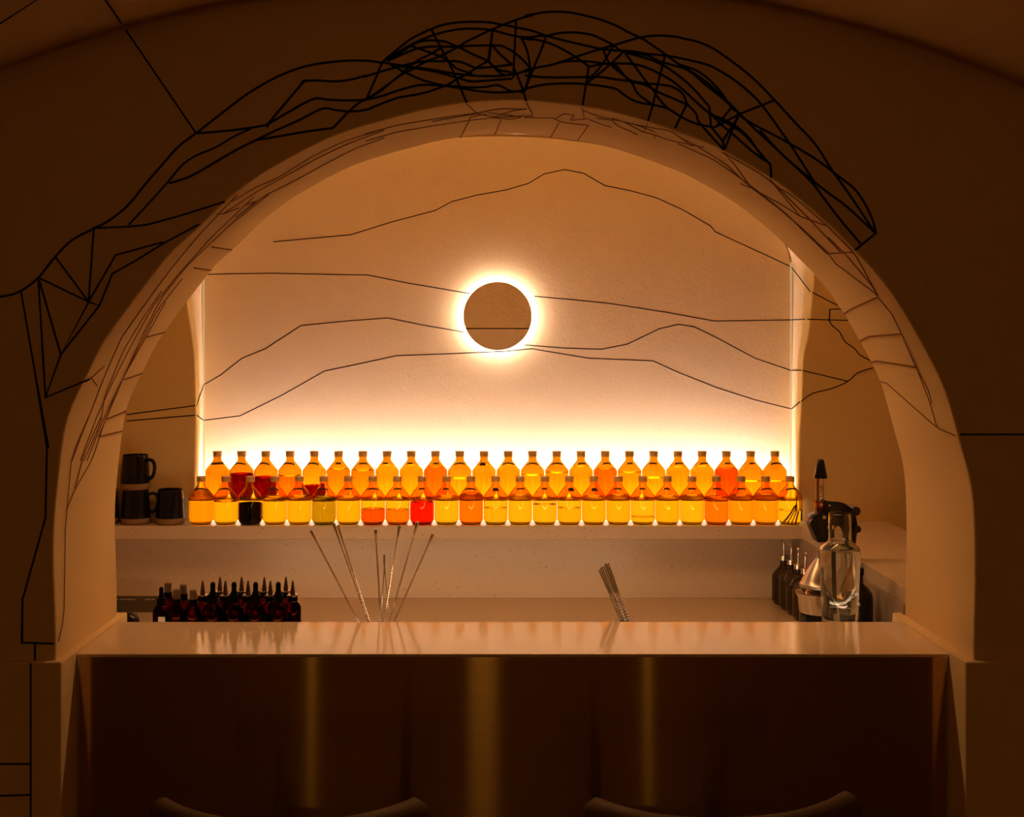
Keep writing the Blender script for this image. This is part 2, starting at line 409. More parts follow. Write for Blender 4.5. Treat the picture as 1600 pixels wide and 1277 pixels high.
# eclipse wall lamp
lc = P(777.5, 494, DN-.04)
ecl = thing('wall_lamp', 'round disc wall lamp with a glowing white halo in the niche centre', 'lamp', (lc.x, DN, lc.z))
RD = 53.5*(DN-.04)/F
rotx = Matrix.Rotation(math.pi/2, 4, 'X')
put('disc', xform(lathe('disc', [(0, .030), (RD, .030), (RD, .0405), (0, .0405)], PLASTER, 96), rotx), ecl)
put('led_ring', xform(lathe('led_ring', [(RD-.022, .0235), (RD-.010, .0235), (RD-.010, .0285), (RD-.022, .0285), (RD-.022, .0235)], RING_M, 96), rotx), ecl)
put('mount', xform(lathe('mount', [(0, .0005), (.05, .0005), (.05, .0299), (0, .0299)], STEEL, 48), rotx), ecl)
zl = EYE-(513.5-VY)*(DN-.04)/F-lc.z; hw = math.sqrt(RD*RD-zl*zl)-.001
put('painted_line', box('painted_line', -hw, hw, -.0407, -.0404, zl-.0018, zl+.0018, INK), ecl)

# ------------------------------------------------------------------ mural lines
CROP = {'A': (570, 10, 5.714), 'B': (820, 10, 5.714), 'C': (1060, 40, 3.548), 'D': (1180, 370, 3.81), 'E': (80, 300, 3.041), 'G': (300, 80, 4.91), 'S': (0, 50, 1.964), 'T': (0, 650, 2.037), 'P': (0, 0, 1)}
def px(seq):
    out = []; c = CROP['P']
    for e in seq:
        if isinstance(e, str): c = CROP[e]
        else: out.append((c[0]+e[0]/c[2], c[1]+e[1]/c[2]))
    return out
def soften(pts):
    # smooth bends, keep the sharp corners
    segs = [[pts[0]]]
    for i in range(1, len(pts)-1):
        a = Vector(pts[i])-Vector(pts[i-1]); b = Vector(pts[i+1])-Vector(pts[i]); segs[-1].append(pts[i])
        if a.length > 0 and b.length > 0 and a.angle(b) > .62: segs.append([pts[i]])
    segs[-1].append(pts[-1]); out = []
    for s in segs:
        c = cr(s, 5) if len(s) > 2 else [Vector(q) for q in s]
        out += c if not out else c[1:]
    return out
NY = Vector((0, -1, 0))
def wall_line(seq, d, width, parent, m=INK, straight=False, th=.0012):
    p = [P(q[0], q[1], d) for q in (px(seq) if straight else soften(px(seq)))]
    put('mural_line', ribbon(p, NY, width, m, th), parent)
W1 = .0044
front_lines = [
 ['S',(-8,814),(40,805),(80,785),(120,752),(170,690),(220,640),(285,605),(330,582),(390,535),(440,475),(500,405),(550,350),(602,311),(680,250),(760,190),(850,138),(940,105),(1040,90),(1120,88),(1175,95),'A',(160,500),(400,540),(600,565),(800,600),(1000,620),(1200,622),(1300,610),(1380,595),(1500,555),'B',(0,580),(120,545),(250,520),(400,470),(550,420),(680,380),(800,345),(950,300),(1050,275),(1150,262),(1250,262),(1350,272),(1450,295),'C',(100,88),(180,120),(270,180),(400,280),(530,410),(640,530),(760,660),(850,800),(950,940),(1090,1150)],
 ['G',(40,630),(330,605),(570,567),(590,550),(860,228),(960,225),(1100,232),(1220,218),(1340,185),'A',(0,628),(170,575),(280,545),(420,510),(530,492),(650,490),(800,490),(880,505),(960,540),(1010,550),(1150,540),(1310,520)],
 ['G',(570,567),(610,545),(910,375),(1040,372),(1160,378),(1300,375),(1370,365),'A',(171,795),(300,750),(450,710),(540,700),(700,710),(820,715),(950,725),(1080,720),(1190,705),(1300,755),(1380,760),(1420,770)],
 ['S',(395,592),(430,555),(480,500),(520,455),(560,408),(605,378),(660,355),(720,320),(770,297)],
 ['S',(518,465),(580,445),(640,412),(720,365),(800,325),'G',(640,610),(820,530),(1000,442),(1100,452),(1200,462),(1290,458),(1370,440),'A',(60,905),(200,850),(300,815),(420,795),(520,775),(620,745),(700,715),(760,690),(820,650),(920,600),(1000,545),(1100,490)],
 ['G',(500,680),(640,658),(860,620),(1080,590),(1130,540),(1195,470),(1270,405),(1330,370),'A',(130,765),(220,690),(330,610),(430,560),(550,490),(650,455),(800,380),(900,320),(1000,270),(1140,205),(1260,155),(1400,105),(1500,78),'B',(0,90),(80,70),(180,52),(300,48),(420,58),(550,85),(680,120),(820,175),(930,235),(1050,290),(1150,355),(1250,425),(1380,520),(1500,600),'C',(142,322),(240,400),(330,480),(420,570),(560,700),(730,860),(800,950),(900,1080),(1010,1210)],
 ['A',(20,815),(90,660),(160,500),(260,410),(400,300),(500,245),(600,200),(700,165),(800,147),(950,138),(1100,142),(1230,165),(1350,188),(1480,215),'B',(100,230),(200,265),(350,305),(500,340),(660,375),(800,395),(950,400),(1100,425),(1250,440),(1400,465),'C',(142,212),(200,235),(300,295),(400,375),(470,450),(550,560),(640,690),(760,880)],
 ['A',(190,480),(330,390),(480,310),(620,255),(750,220),(870,202),(1000,200),(1130,212),(1260,245),(1380,272),(1480,275),'B',(120,265),(200,262),(300,240),(400,232),(520,240),(620,262),(700,300),(790,345),(860,395),(1000,420),(1100,440),(1200,490),(1300,520),(1450,565),'C',(150,310),(250,400),(340,490)],
 ['A',(200,490),(350,395),(440,335),(560,305),(700,312),(780,340),(860,375),(980,435),(1100,490),(1200,590),(1250,610)],
 ['A',(200,490),(380,410),(500,370),(640,358),(800,362),(950,352),(1190,350),(1280,380),(1370,440),(1450,520),(1480,570)],
 ['A',(40,815),(220,690),(360,575),(470,485),(580,430),(690,365)],
 ['A',(400,350),(560,405),(700,460),(780,520),(830,560),(960,600)],
 ['A',(230,520),(380,600),(520,660),(650,695),(750,715),(880,735),(1000,755),(1150,768),(1300,765),(1420,750)],
 ['A',(330,540),(560,570),(700,600),(850,645),(950,670),(1100,662),(1320,645)],
 ['A',(595,210),(680,370),(760,520),(850,720),(910,862)],
 ['A',(1140,215),(1105,490),(1180,560),(1310,590)],
 ['A',(1350,125),(1325,640)],
 ['A',(1140,350),(1200,420),(1280,490),(1320,520)],
 ['A',(1395,280),(1440,370),(1465,470),(1475,570),(1450,680),(1420,760)],
 ['B',(190,270),(150,380),(100,500),(50,620),(0,760)],
 ['A',(1330,550),(1370,640),(1415,760),(1440,845)],
 ['A',(1400,285),(1500,290),'B',(50,292),(120,302),(220,330),(330,380),(450,450),(570,535),(555,640),(530,800),(515,885)],
 ['B',(570,540),(700,515),(800,510),(960,515),(1080,545),(1200,600),(1320,670),(1430,760),(1560,880),'C',(180,490),(290,540),(380,610),(460,720),(510,770),(515,845)],
 ['B',(870,405),(1000,440),(1130,480),(1260,540),(1400,640),(1520,750),'C',(172,452),(180,555)],
 ['B',(0,615),(150,632),(330,635),(500,632),(660,630),(800,650),(960,670),(1100,690),(1220,700),(1320,720),(1410,780),(1450,870),(1530,960),'C',(110,530),(170,600),(250,688)],
 ['B',(10,735),(150,702),(300,690),(450,690),(600,700),(740,720),(820,740),(880,785),(960,835),(1050,865),(1150,880),(1280,915),(1400,990),(1520,1045),'C',(130,552),(200,565)],
 ['B',(700,385),(750,500),(850,590),(960,670),(1080,705),(1200,770),(1320,820),(1440,875)],
 ['B',(790,350),(740,440),(660,560),(570,650)],
 ['B',(870,415),(760,520),(640,620),(560,680)],
 ['B',(900,425),(980,530),(1060,640),(1140,740),(1200,830),(1280,915)],
 ['B',(1250,450),(1200,640),(1150,850),(1100,1025)],
 ['B',(1440,885),(1340,1090)],
 ['B',(300,500),(430,488),(560,492),(700,510),(820,535),(900,630),(960,690),(1010,780),(1130,870)],
 ['C',(0,215),(90,245),(160,290),(240,375),(290,450),(340,490)],
 ['C',(340,490),(530,415)],
 ['C',(340,500),(420,550),(600,645),(760,740),(880,830),(980,910),(1040,1000),(1080,1090),(1095,1155)],
 ['C',(450,580),(580,720),(720,840),(820,920),(940,1010),(1090,1150)],
 ['C',(1090,1155),(980,1245)],
 ['C',(290,460),(205,565)], ['C',(330,510),(245,640),(255,690)], ['C',(330,500),(255,690)], ['C',(180,560),(245,640)], ['C',(200,565),(340,490)],
 ['C',(190,500),(250,560),(300,600),(400,690),(480,750)], ['C',(180,490),(300,560),(370,610),(440,690),(505,770)], ['C',(45,440),(0,530)],
 ['S',(285,602),(390,598),(450,592),(550,565),(690,521)], ['S',(288,605),(272,828)], ['S',(170,690),(272,828)],
 ['S',(120,755),(272,828),(305,840),(345,742),(420,700),(500,650),(612,590)], ['S',(272,828),(355,685),(500,645)],
 ['S',(118,760),(140,1122)], ['S',(120,760),(187,990),(272,830)], ['S',(187,990),(305,840)], ['S',(187,990),(140,1122),(275,1066)],
 ['S',(65,797),(105,1030),(147,1277),'T',(150,90),(145,325),(72,585),(70,722),(172,725)],
 ['T',(112,725),(111,778)],
 ['P',(1500,679),(1640,679)],
]
for L in front_lines: wall_line(L, D1, W1 if L[0] in 'ABCG' or len(L) > 20 else .0036, wall_front, INK, L[0] == 'S' and (len(L) < 9 or 'T' in L))
wall_line(['S',(385,-8),(602,311)], D1, .0036, wall_front)
for L in (['T',(98,788),(98,1330)], ['T',(-20,1108),(98,1108)], ['T',(-20,1210),(98,1206)]): wall_line(L, 2.588, .0036, trim_1)
# two lines that run on over the vault
def vault_line(pts):
    out = []; nn = []
    for (x, y) in pts:
        dx, dz = (x-VX)/F, -(y-VY)/F
        A = dx*dx+dz*dz; B = 2*(dx*(0-AX)+dz*(EYE-AZ)); C = AX*AX+(EYE-AZ)**2-RV*RV
        d = (-B+math.sqrt(B*B-4*A*C))/(2*A); p = Vector((dx*d, d, EYE+dz*d)); out.append(p); nn.append(Vector((AX-p.x, 0, AZ-p.z)).normalized())
    put('mural_line', ribbon(out, nn, .003, INK), ceiling)
vault_line([(60-5.9*k, -3+3.9*k) for k in range(14)])
vault_line([(196-3.4*k, 46-5*k) for k in range(2, 13)])

def soffit_line(seq, width=.0017):
    pts = []; nn = []
    sp = px(seq); q = resample([Vector(a) for a in sp], max(len(sp)*3, 4))
    for a in q:
        dx, dz = a.x-VX, VY-a.y; th = math.atan2(dz, dx); R = rad_at(th)
        if R is None: continue
        d = min(max(F*R/math.hypot(dx, dz), D1+.011), D2-.011)
        # local normal from the outline
        p2 = Vector((R*math.cos(th), R*math.sin(th)+EYE)); k = min(range(len(outl)), key=lambda i: (outl[i]-p2).length_squared); n2 = nr[k]
        pts.append(Vector((p2.x+n2.x*.0018, d, p2.y+n2.y*.0018))); nn.append(Vector((n2.x, 0, n2.y)))
    clean = [0]
    for i in range(1, len(pts)):
        if (pts[i]-pts[clean[-1]]).length > .002: clean.append(i)
    if len(clean) < 2: return
    put('mural_line', ribbon([pts[i] for i in clean], [nn[i] for i in clean], width, INK2), wall_front)
soffit = [
 ['D',(590,87),(440,98)], ['D',(440,98),(480,155),(720,335),(733,350)], ['D',(535,92),(600,170),(700,290),(735,350)], ['D',(330,0),(440,100)], ['D',(440,0),(535,95)], ['D',(500,0),(590,85),(735,350)],
 ['D',(735,358),(820,460),(875,575)], ['D',(878,580),(965,775)],
 ['D',(882,590),(950,750),(1040,920),(1055,990)], ['D',(965,778),(1040,970),(1088,1138)], ['D',(738,860),(775,860),(1088,1138),(1205,1185)],
 ['C',(255,695),(330,790),(410,900),(345,872)], ['C',(515,850),(560,910),(680,1055),(820,1105)], ['C',(410,900),(560,980),(680,1055)], ['C',(250,690),(400,770),(550,890),(740,1080),(900,1250)],
 ['C',(0,610),(100,660),(260,760),(400,890),(560,1010),(700,1130),(835,1260)], ['C',(540,890),(700,960),(830,1090),(950,1230)], ['C',(0,650),(200,740),(400,880),(600,1040),(830,1265)],
 ['A',(910,865),(1000,950)], ['A',(930,1015),(850,1175)], ['A',(1215,1010),(1155,1150)], ['A',(1440,850),(1500,970)], ['A',(930,1015),(940,980),(1080,955)],
 ['A',(0,1130),(300,1050),(600,1000),(800,970),(1000,945),(1200,905),(1450,910)], ['A',(0,1195),(300,1110),(600,1060),(930,1010),(1200,980),(1500,970)],
 ['A',(600,1020),(850,975),(1000,950),(1150,980),(1300,930),(1440,905)], ['A',(1100,940),(1250,960),(1400,980),(1300,1000),(1160,990)],
 ['B',(515,890),(530,990)], ['B',(305,1035),(230,1165)], ['B',(570,1055),(470,1195)], ['B',(1100,1030),(1065,1110)], ['B',(0,985),(270,990),(300,1020),(430,1040),(570,1055)],
 ['B',(280,990),(350,950),(450,965),(400,1010),(560,995)], ['B',(570,1000),(700,1050),(775,1070)], ['B',(640,990),(780,1010),(830,1060),(930,1100),(1005,1140)],
 ['B',(780,990),(900,1030),(1050,1110),(1165,1140),(1160,1175)], ['B',(520,920),(680,980),(830,1010),(1000,1050),(1160,1110)], ['B',(1165,1140),(1300,1190),(1600,1250)], ['B',(900,1030),(1160,1080),(1300,1100),(1500,1240)],
 ['E',(190,885),(215,920)], ['E',(145,905),(190,880),(250,825)], ['E',(785,103),(820,100),(890,72)], ['E',(915,60),(970,42),(930,75)],
 ['E',(880,10),(700,200),(560,370),(450,520),(330,690),(250,870),(190,1030),(130,1180),(95,1277)], ['E',(960,20),(760,210),(600,390),(480,540),(380,720),(290,900),(220,1050),(170,1180),(135,1277)],
 ['E',(1030,10),(850,150),(640,350),(520,500),(430,680),(340,880),(260,1070),(222,1163)], ['E',(520,470),(430,600),(340,750),(250,970),(230,1100),(150,1277)],
 ['E',(540,520),(440,700),(350,860),(260,1040),(165,1277)], ['E',(620,410),(500,560),(420,720),(300,960),(255,1080)],
 ['G',(240,1240),(480,1080),(700,960),(950,820),(1200,700),(1473,600)], ['G',(330,1270),(560,1100),(800,980),(1000,870),(1250,740),(1473,660)],
 ['G',(300,1150),(480,1040),(650,970),(920,800),(1150,690),(1473,590)],
 ['T',(280,0),(225,130),(205,350),(200,655),(178,722)], ['T',(320,0),(265,120),(235,230)], ['T',(330,20),(290,140),(235,235),(208,300)],
]
for L in soffit: soffit_line(L)
for L in (['D',(733,358),(575,428),(528,458)], ['D',(875,577),(683,592),(622,622)], ['D',(962,775),(733,738),(693,745)], ['E',(760,258),(855,273)], ['E',(675,358),(757,370)], ['E',(448,688),(550,662)],
          ['E',(343,890),(438,858)], ['E',(258,1080),(375,1032)], ['E',(222,1163),(352,1132)]): soffit_line(L, .0032)
W3 = .0034
for L in (['P',(427,378),(548,367),(612,347),(680,329),(706,315),(745,305),(790,297),(825,287),(850,272),(882,265),(912,271),(945,290),(985,298),(1025,309),(1065,327),(1110,353),(1117,362),(1234,416)],
          ['P',(324,429),(360,428),(425,427),(515,429),(575,430),(640,443),(735,459)], ['P',(835,463),(900,469),(950,474),(1040,488),(1117,502),(1236,500)],
          ['P',(319,601),(345,586),(378,560),(415,545),(470,509),(540,502),(606,497),(660,508),(725,519)], ['P',(820,539),(880,544),(940,546),(980,538),(1030,514),(1060,507),(1085,511),(1120,528),(1180,560),(1236,579)],
          ['P',(319,657),(375,650),(440,618),(507,580),(560,569),(620,556),(700,553),(790,549),(831,545),(860,550),(920,560),(1020,564),(1060,582),(1120,606),(1180,625),(1236,639)]):
    wall_line(L, DN, W3, wall_niche, INK, True, .00025)
for L in (['P',(1269,457),(1308,477)], ['P',(1261,499),(1327,501)], ['P',(1254,579),(1325,596)], ['P',(1252,627),(1270,615),(1300,607),(1325,596),(1340,583),(1364,575)], ['P',(198,658),(305,649)], ['P',(198,648),(305,634)],
          ['D',(510,430),(445,432),(440,500),(460,530),(500,565),(535,625),(590,665),(625,705),(695,742)]):
    wall_line(L, DW, W3, wall_back)
def reveal_line(a, b, sx):
    pa, pb = P(*a, DN-.002), P(*b, DW+.006); n = Vector((sx, 0, 0)); put('mural_line', ribbon([pa+n*.002, pb+n*.002], n, .0034, INK), wall_back)
reveal_line((1238, 418), (1267, 456), -1); reveal_line((1238, 500), (1259, 499), -1); reveal_line((1238, 579), (1253, 579), -1); reveal_line((1238, 639), (1251, 628), -1)
reveal_line((317, 602), (306, 634), 1); reveal_line((317, 657), (306, 649), 1)

# ------------------------------------------------------------------ bar counter
ZB = 1.0776; DB0, DB1 = 2.681, 2.986
bar = thing('bar_counter', 'bar with polished pale stone top and dark brushed metal front in the arch', 'bar counter', (0, 2.83, 0))
def at(me, o): me.transform(Matrix.Translation(-Vector(o.location))); return me
ctop = box('countertop', XL+.0008, XR-.0008, DB0, DB1, ZB-.007, ZB, TOP, .0012)
put('countertop', at(ctop, bar), bar)
put('front_panel', at(box('front_panel', XL+.006, XR-.006, DB0+.003, DB0+.02, .02, ZB-.0072, BRUSHED), bar), bar)
put('edge_trim', at(box('edge_trim', XL+.001, XL+.0058, DB0+.002, DB0+.02, .02, ZB-.0072, STEEL), bar), bar)
put('edge_trim', at(box('edge_trim', XR-.0058, XR-.001, DB0+.002, DB0+.02, .02, ZB-.0072, STEEL), bar), bar)
put('core', at(box('core', XL+.008, XR-.008, DB0+.022, DB1-.055, .0, ZB-.0075, mat('bar_core', (.5, .42, .33), .6)), bar), bar)
bl = thing('light_strip', 'unseen fill light added along the rear edge of the bar work station', 'lamp', (-.135, 3.363, .905))  # added out of sight to light the backsplash evenly from below
bl.rotation_euler = (math.radians(82), 0, 0)
put('profile', box('profile', -.72, .72, -.008, .008, -.0, .008, STEEL), bl)
put('diodes', box('diodes', -.72, .72, -.005, .005, -.0025, -.0005, glow('station_fill_light', (1, .60, .32), STATION_FILL)), bl)
b2 = thing('light_strip', 'dim LED strip tucked under the bar top at its rear edge', 'lamp', (.05, DB1-.032, ZB-.016))
b2.rotation_euler = (math.radians(45), 0, 0)
put('profile', box('profile', -.90, .90, -.006, .006, 0, .006, STEEL), b2)
put('diodes', box('diodes', -.90, .90, -.004, .004, -.0025, -.0005, glow('led_under_light', (1, .62, .36), 9.0)), b2)
ZT = .89
tag(put('bar_station', box('bar_station', -.86, .59, DB1+.002, 3.36, ZT-.03, ZT, STEEL, .002)), 'steel work station ledge fixed behind the bar', 'station')
tag(put('bottle_riser', box('bottle_riser', -.86, -.44, DB1+.006, 3.17, ZT, 1.029, WORK, .002)), 'raised block behind the bar carrying the dropper bottles', 'riser')
tag(put('bottle_riser', box('bottle_riser', .76, .94, DB1+.006, 3.19, ZW, 1.03, WORK, .002)), 'raised block behind the bar carrying the water carafe', 'riser')

# ------------------------------------------------------------------ amber bottles
R0, H0 = .0393, .154
def bottle_profiles():
    o = [(0, 0), (.028, 0), (.0305, .0010), (.0328, .0045), (.0362, .0095), (R0-.0008, .0135), (R0, .017), (R0, .020), (R0, .083), (R0, .088), (R0-.0006, .0925), (R0-.0030, .0965), (.0165, .1205), (.0140, .1235), (.0128, .1275), (.0128, .145)]
    i = [(.0112, .145), (.0112, .1275), (.0122, .1225), (.0150, .1190), (R0-.0045, .0955), (R0-.0024, .0915), (R0-.0018, .088), (R0-.0018, .083), (R0-.0018, .021), (R0-.0018, .018), (R0-.0040, .0135), (.030, .0090), (0, .0080)]
    return o, i
bo, bi = bottle_profiles()
ME_GLASS = lathe('glass_body', bo+bi, GLASS, 40, ang=50)
ME_CAP = lathe('cap', [(0, .1545), (.0135, .1545), (.0152, .1538), (.0152, .1515), (.0143, .1500), (.0143, .1400), (.0147, .1395), (.0147, .1375), (.0131, .1375)], CAPM, 28)
LIQ = {'amber': (1, .96, .70), 'gold': (1, .99, .85), 'orange': (1, .80, .40), 'deep orange': (.98, .62, .22), 'red': (.85, .13, .06), 'dark red': (.30, .012, .02), 'black': (.01, .006, .005), 'olive': (.66, .72, .22), 'brick red': (.86, .42, .10)}
LM = {k: glassy('liquid_'+k.replace(' ', '_'), v, 1.34) for k, v in LIQ.items()}
def inner_r(z):
    p = sorted([(b, a) for a, b in bi]); 
    for (z0, r0), (z1, r1) in zip(p, p[1:]):
        if z0 <= z <= z1: return r0+(r1-r0)*((z-z0)/max(z1-z0, 1e-9))
    return .011
liq_cache = {}
def liquid(kind, h):
    key = (kind, round(h, 3))
    if key not in liq_cache:
        e = .0004; pr = [(0, .008-e)]
        zs = [.008-e, .009, .0135, .018, .03, .06, .088, .0915, .0955, .105, .1190]
        for z in zs:
            if z < h: pr.append((inner_r(z)+e if z > .0081 else .027, z))
        pr += [(inner_r(h)+e, h), (inner_r(h)-.001, h-.0004), (0, h-.0008)]
        liq_cache[key] = lathe('liquid', pr, LM[kind], 40, ang=50)
    return liq_cache[key]
def strip_mesh(half, hgt):
    # straight tape laid on the shoulder cone: its ends droop
    al = math.atan2(.0355-.0165, .1205-.0965); apz = .1205+.0165/math.tan(al); n = 10; v = []; f = []
    rho0 = .0285
    for j in range(2):
        for i in range(n+1):
            ph = -half+2*half*i/n; rho = (rho0+j*hgt)/math.cos(ph*math.sin(al))
            for k in range(2):
                rr = rho*math.sin(al)+.0003+k*.0004; z = apz-rho*math.cos(al); v.append((rr*math.sin(ph), -rr*math.cos(ph), z))
    N = 2*(n+1); idx = lambda j, i, k: j*N+i*2+k
    for i in range(n):
        f += [(idx(0, i, 1), idx(0, i+1, 1), idx(1, i+1, 1), idx(1, i, 1)), (idx(0, i, 0), idx(0, i+1, 0), idx(1, i+1, 0), idx(1, i, 0)), (idx(0, i, 0), idx(0, i+1, 0), idx(0, i+1, 1), idx(0, i, 1)), (idx(1, i, 0), idx(1, i+1, 0), idx(1, i+1, 1), idx(1, i, 1))]
    f += [(idx(0, 0, 0), idx(0, 0, 1), idx(1, 0, 1), idx(1, 0, 0)), (idx(0, n, 0), idx(0, n, 1), idx(1, n, 1), idx(1, n, 0))]
    return fix(mesh('label_strip', v, f, LABEL_M, True))
STRIPS = [strip_mesh(.45, .0065), strip_mesh(.66, .006), strip_mesh(.9, .006), strip_mesh(.42, .012)]
ORD = ['first', 'second', 'third', 'fourth', 'fifth', 'sixth', 'seventh', 'eighth', 'ninth', 'tenth', 'eleventh', 'twelfth', 'thirteenth']
def rank(i, n): return 'centre' if False else (ORD[i]+' from the left' if i < (n+1)//2 else ORD[n-1-i]+' from the right')
def amber_bottle(x, y, z, kind, h, strip_k, label, group):
    t = thing('amber_bottle', label, 'bottle', (x, y, z), group, random.uniform(-.12, .12))
    put('glass_body', ME_GLASS, t); put('cap', ME_CAP, t, None, (0, 0, random.uniform(0, 3)))
    if kind: put('liquid', liquid(kind, h), t)
    if strip_k is not None: put('label_strip', STRIPS[strip_k], t, None, (0, 0, random.uniform(-.15, .15)))
    return t
back_fill = [('amber', .118), ('dark red', .081), ('dark red', .070), ('deep orange', .0745), ('dark red', .041), ('orange', .096), ('orange', .092), ('amber', .110), ('amber', .110), ('deep orange', .103), ('amber', .066), ('amber', .112),
             ('amber', .112), ('gold', .077), ('amber', .085), ('amber', .106), ('deep orange', .096), ('amber', .086), ('amber', .068), ('amber', .104), ('amber', .106), ('brick red', .098), ('amber', .056), ('orange', .056)]
back_strip = [1, 2, 2, 2, 2, 0, 1, 0, 0, 0, 2, 3, 2, 2, 2, 1, 1, 0, 1, 1, 1, 0, 0, 2]
for i, (k, h) in enumerate(back_fill):
    p = P(339.7+37.87*i, 700, 4.158)
    amber_bottle(p.x, 4.158, ZSTEP, k, h, back_strip[i], 'amber bottle of %s liquid, %s in the back row' % (k, rank(i, 24)), 'amber bottles in the back row')
front_fill = [('orange', .112), ('amber', .074), ('black', .068), ('amber', .088), ('amber', .090), ('olive', .088), ('amber', .089), ('brick red', .049), ('deep orange', .047), ('red', .072), ('gold', .090), ('deep orange', .098), ('amber', .053),
              ('gold', .095), ('gold', .064), ('amber', .053), ('amber', .090), ('amber', .095), ('gold', .024), ('amber', .090), ('gold', .094), ('deep orange', .088), ('orange', .094), ('orange', .097), ('gold', .045)]
front_strip = [2, 2, None, 2, 2, 2, 1, 2, 1, 0, 0, 2, 3, 1, 0, 3, 3, 1, 0, 0, 1, 1, 1, 2, 2]
for i, (k, h) in enumerate(front_fill):
    p = P(314.5+38.33*i, 780, 4.07)
    lab = 'amber bottle of %s liquid, %s in the front row' % (k, rank(i, 25))
    if i == 24: lab = 'amber bottle holding dark vanilla pods in golden liquid, right end of front row'
    if i == 2: lab = 'amber bottle of opaque black liquid, third from the left in the front row'
    b = amber_bottle(p.x, 4.07, ZS, k, h, front_strip[i], lab, 'amber bottles in the front row')
    if i == 24:
        for a, (x0, x1, zt) in enumerate(((-.028, .006, .050), (-.020, .012, .058), (-.008, .016, .060), (.004, .020, .062), (.014, .024, .075), (.026, .024, .088))):
            pts = cr([(x0, -.012+.004*a, .007), ((x0+x1)/2+.002, -.010+.004*a, zt*.55), (x1, -.008+.003*a, zt)], 4)
            put('vanilla_pod', tube('vanilla_pod', pts, .0013+.0003*(a > 3), LABEL_M, 6), b)

# pourer bottles by the right wall
ME_DARKG = lathe('glass_body', bo, mat('brown_glass', (.045, .022, .005), .12, 0, .5, .25), 36, ang=50)
ME_STOP = lathe('stopper', [(0, .158), (.008, .158), (.0145, .156), (.0145, .146), (.0150, .1455), (.0150, .1415), (.0128, .1410)], STEEL, 24)
ME_SPOUT = tube('spout', [(0, 0, .157), (0, 0, .175), (0, 0, .192), (-.002, 0, .200), (-.008, 0, .204)], [.0052, .0042, .0038, .0036, .0034], CHROME, 10)
for i, (x, y) in enumerate(((.945, 4.03), (.950, 3.952), (.953, 3.874), (.955, 3.796))):
    t = thing('pourer_bottle', 'dark brown bottle with metal pour spout, %s' % ('farthest back of four by the right wall', 'second from the back of four by right wall', 'third from the back of four by right wall', 'nearest of four, beside the citrus press')[i], 'bottle', (x, y, ZW), 'pour spout bottles on the back worktop')
    put('glass_body', ME_DARKG, t); put('stopper', ME_STOP, t); put('spout', ME_SPOUT, t, None, (0, 0, (.1, .5, 1.1, 1.4)[i]))

# ------------------------------------------------------------------ dropper, spray and pipette bottles
RB = .0235
SH_PROF = [(0, 0), (RB-.002, 0), (RB, .002), (RB, .066), (RB-.0015, .072), (RB-.006, .079), (.0125, .084), (.0095, .087), (.0095, .094), (0, .094)]
ME_BB = lathe('glass_body', SH_PROF, BITTER, 28, ang=50)
ME_BS = lathe('glass_body', [(r*.86, z*.92) for r, z in SH_PROF], BITTER, 28, ang=50)
ME_FILL = lathe('contents', [(0, .003), (RB-.003, .003), (RB-.003, .060), (0, .060)], mat('bitters_liquid', (.012, .004, .002), .2), 20)
ME_FILLS = lathe('contents', [(0, .003), (RB*.86-.003, .003), (RB*.86-.003, .052), (0, .052)], ME_FILL.materials[0], 20)
ME_COLLAR = lathe('collar', [(0, .086), (.0125, .086), (.0125, .103), (.0115, .1045), (0, .1045)], RUBBER, 20)
ME_BULB = lathe('bulb', [(.0085, .104), (.0085, .108), (.0062, .113), (.0060, .122), (.0064, .128), (.0050, .1325), (.0022, .1345), (0, .135)], RUBBER, 18)
ME_RING = lathe('collar', [(0, .078), (.0118, .078), (.0118, .090), (.0145, .0905), (.0150, .093), (.0135, .0955), (0, .0965)], STEEL, 20)
ME_RINGB = lathe('neck_seal', [(.0119, .079), (.0124, .079), (.0124, .090), (.0119, .090)], RUBBER, 20)
ME_TIP = lathe('pipette_tip', [(.0062, .0965), (.0056, .102), (.0042, .112), (.0028, .122), (.0016, .128), (0, .129)], mat('pipette', (.10, .05, .03), .25, spec=.6), 14)
ME_SPC = lathe('collar', [(0, .079), (.0105, .079), (.0105, .091), (.0095, .092), (0, .092)], RUBBER, 20)
ME_SPR = lathe('spray_cap', [(.0088, .092), (.0088, .112), (.0080, .1135), (0, .1135)], mat('spray_grey', (.22, .18, .15), .4, .5), 20)
LBL = mat('paper_label', (.62, .55, .42), .7)
def bit(kind, pxx, d, dz, label, group, z0=1.0):
    x = (pxx-VX)*d/F; t = thing({'d': 'dropper_bottle', 'p': 'pipette_bottle', 's': 'spray_bottle'}[kind], label, 'bottle', (x, d, z0), group, random.uniform(-.3, .3))
    sm = kind != 'd'
    g = put('glass_body', ME_BS if sm else ME_BB, t); put('contents', ME_FILLS if sm else ME_FILL, t)
    if kind == 'd': put('collar', ME_COLLAR, t); put('bulb', ME_BULB, t)
    elif kind == 'p': put('collar', ME_RING, t); put('neck_seal', ME_RINGB, t); put('pipette_tip', ME_TIP, t)
    else: put('collar', ME_SPC, t); put('spray_cap', ME_SPR, t)
    return t
NTH = ['first', 'second', 'third', 'fourth', 'fifth', 'sixth']
ZR = 1.0292
for i, x in enumerate((332.5, 365.7, 399.4, 434.9)):
    bit('d', x, 3.032, 0, 'dark dropper bottle with black rubber bulb, %s from left in the dropper row' % NTH[i], 'large dropper bottles behind the bar', ZR)
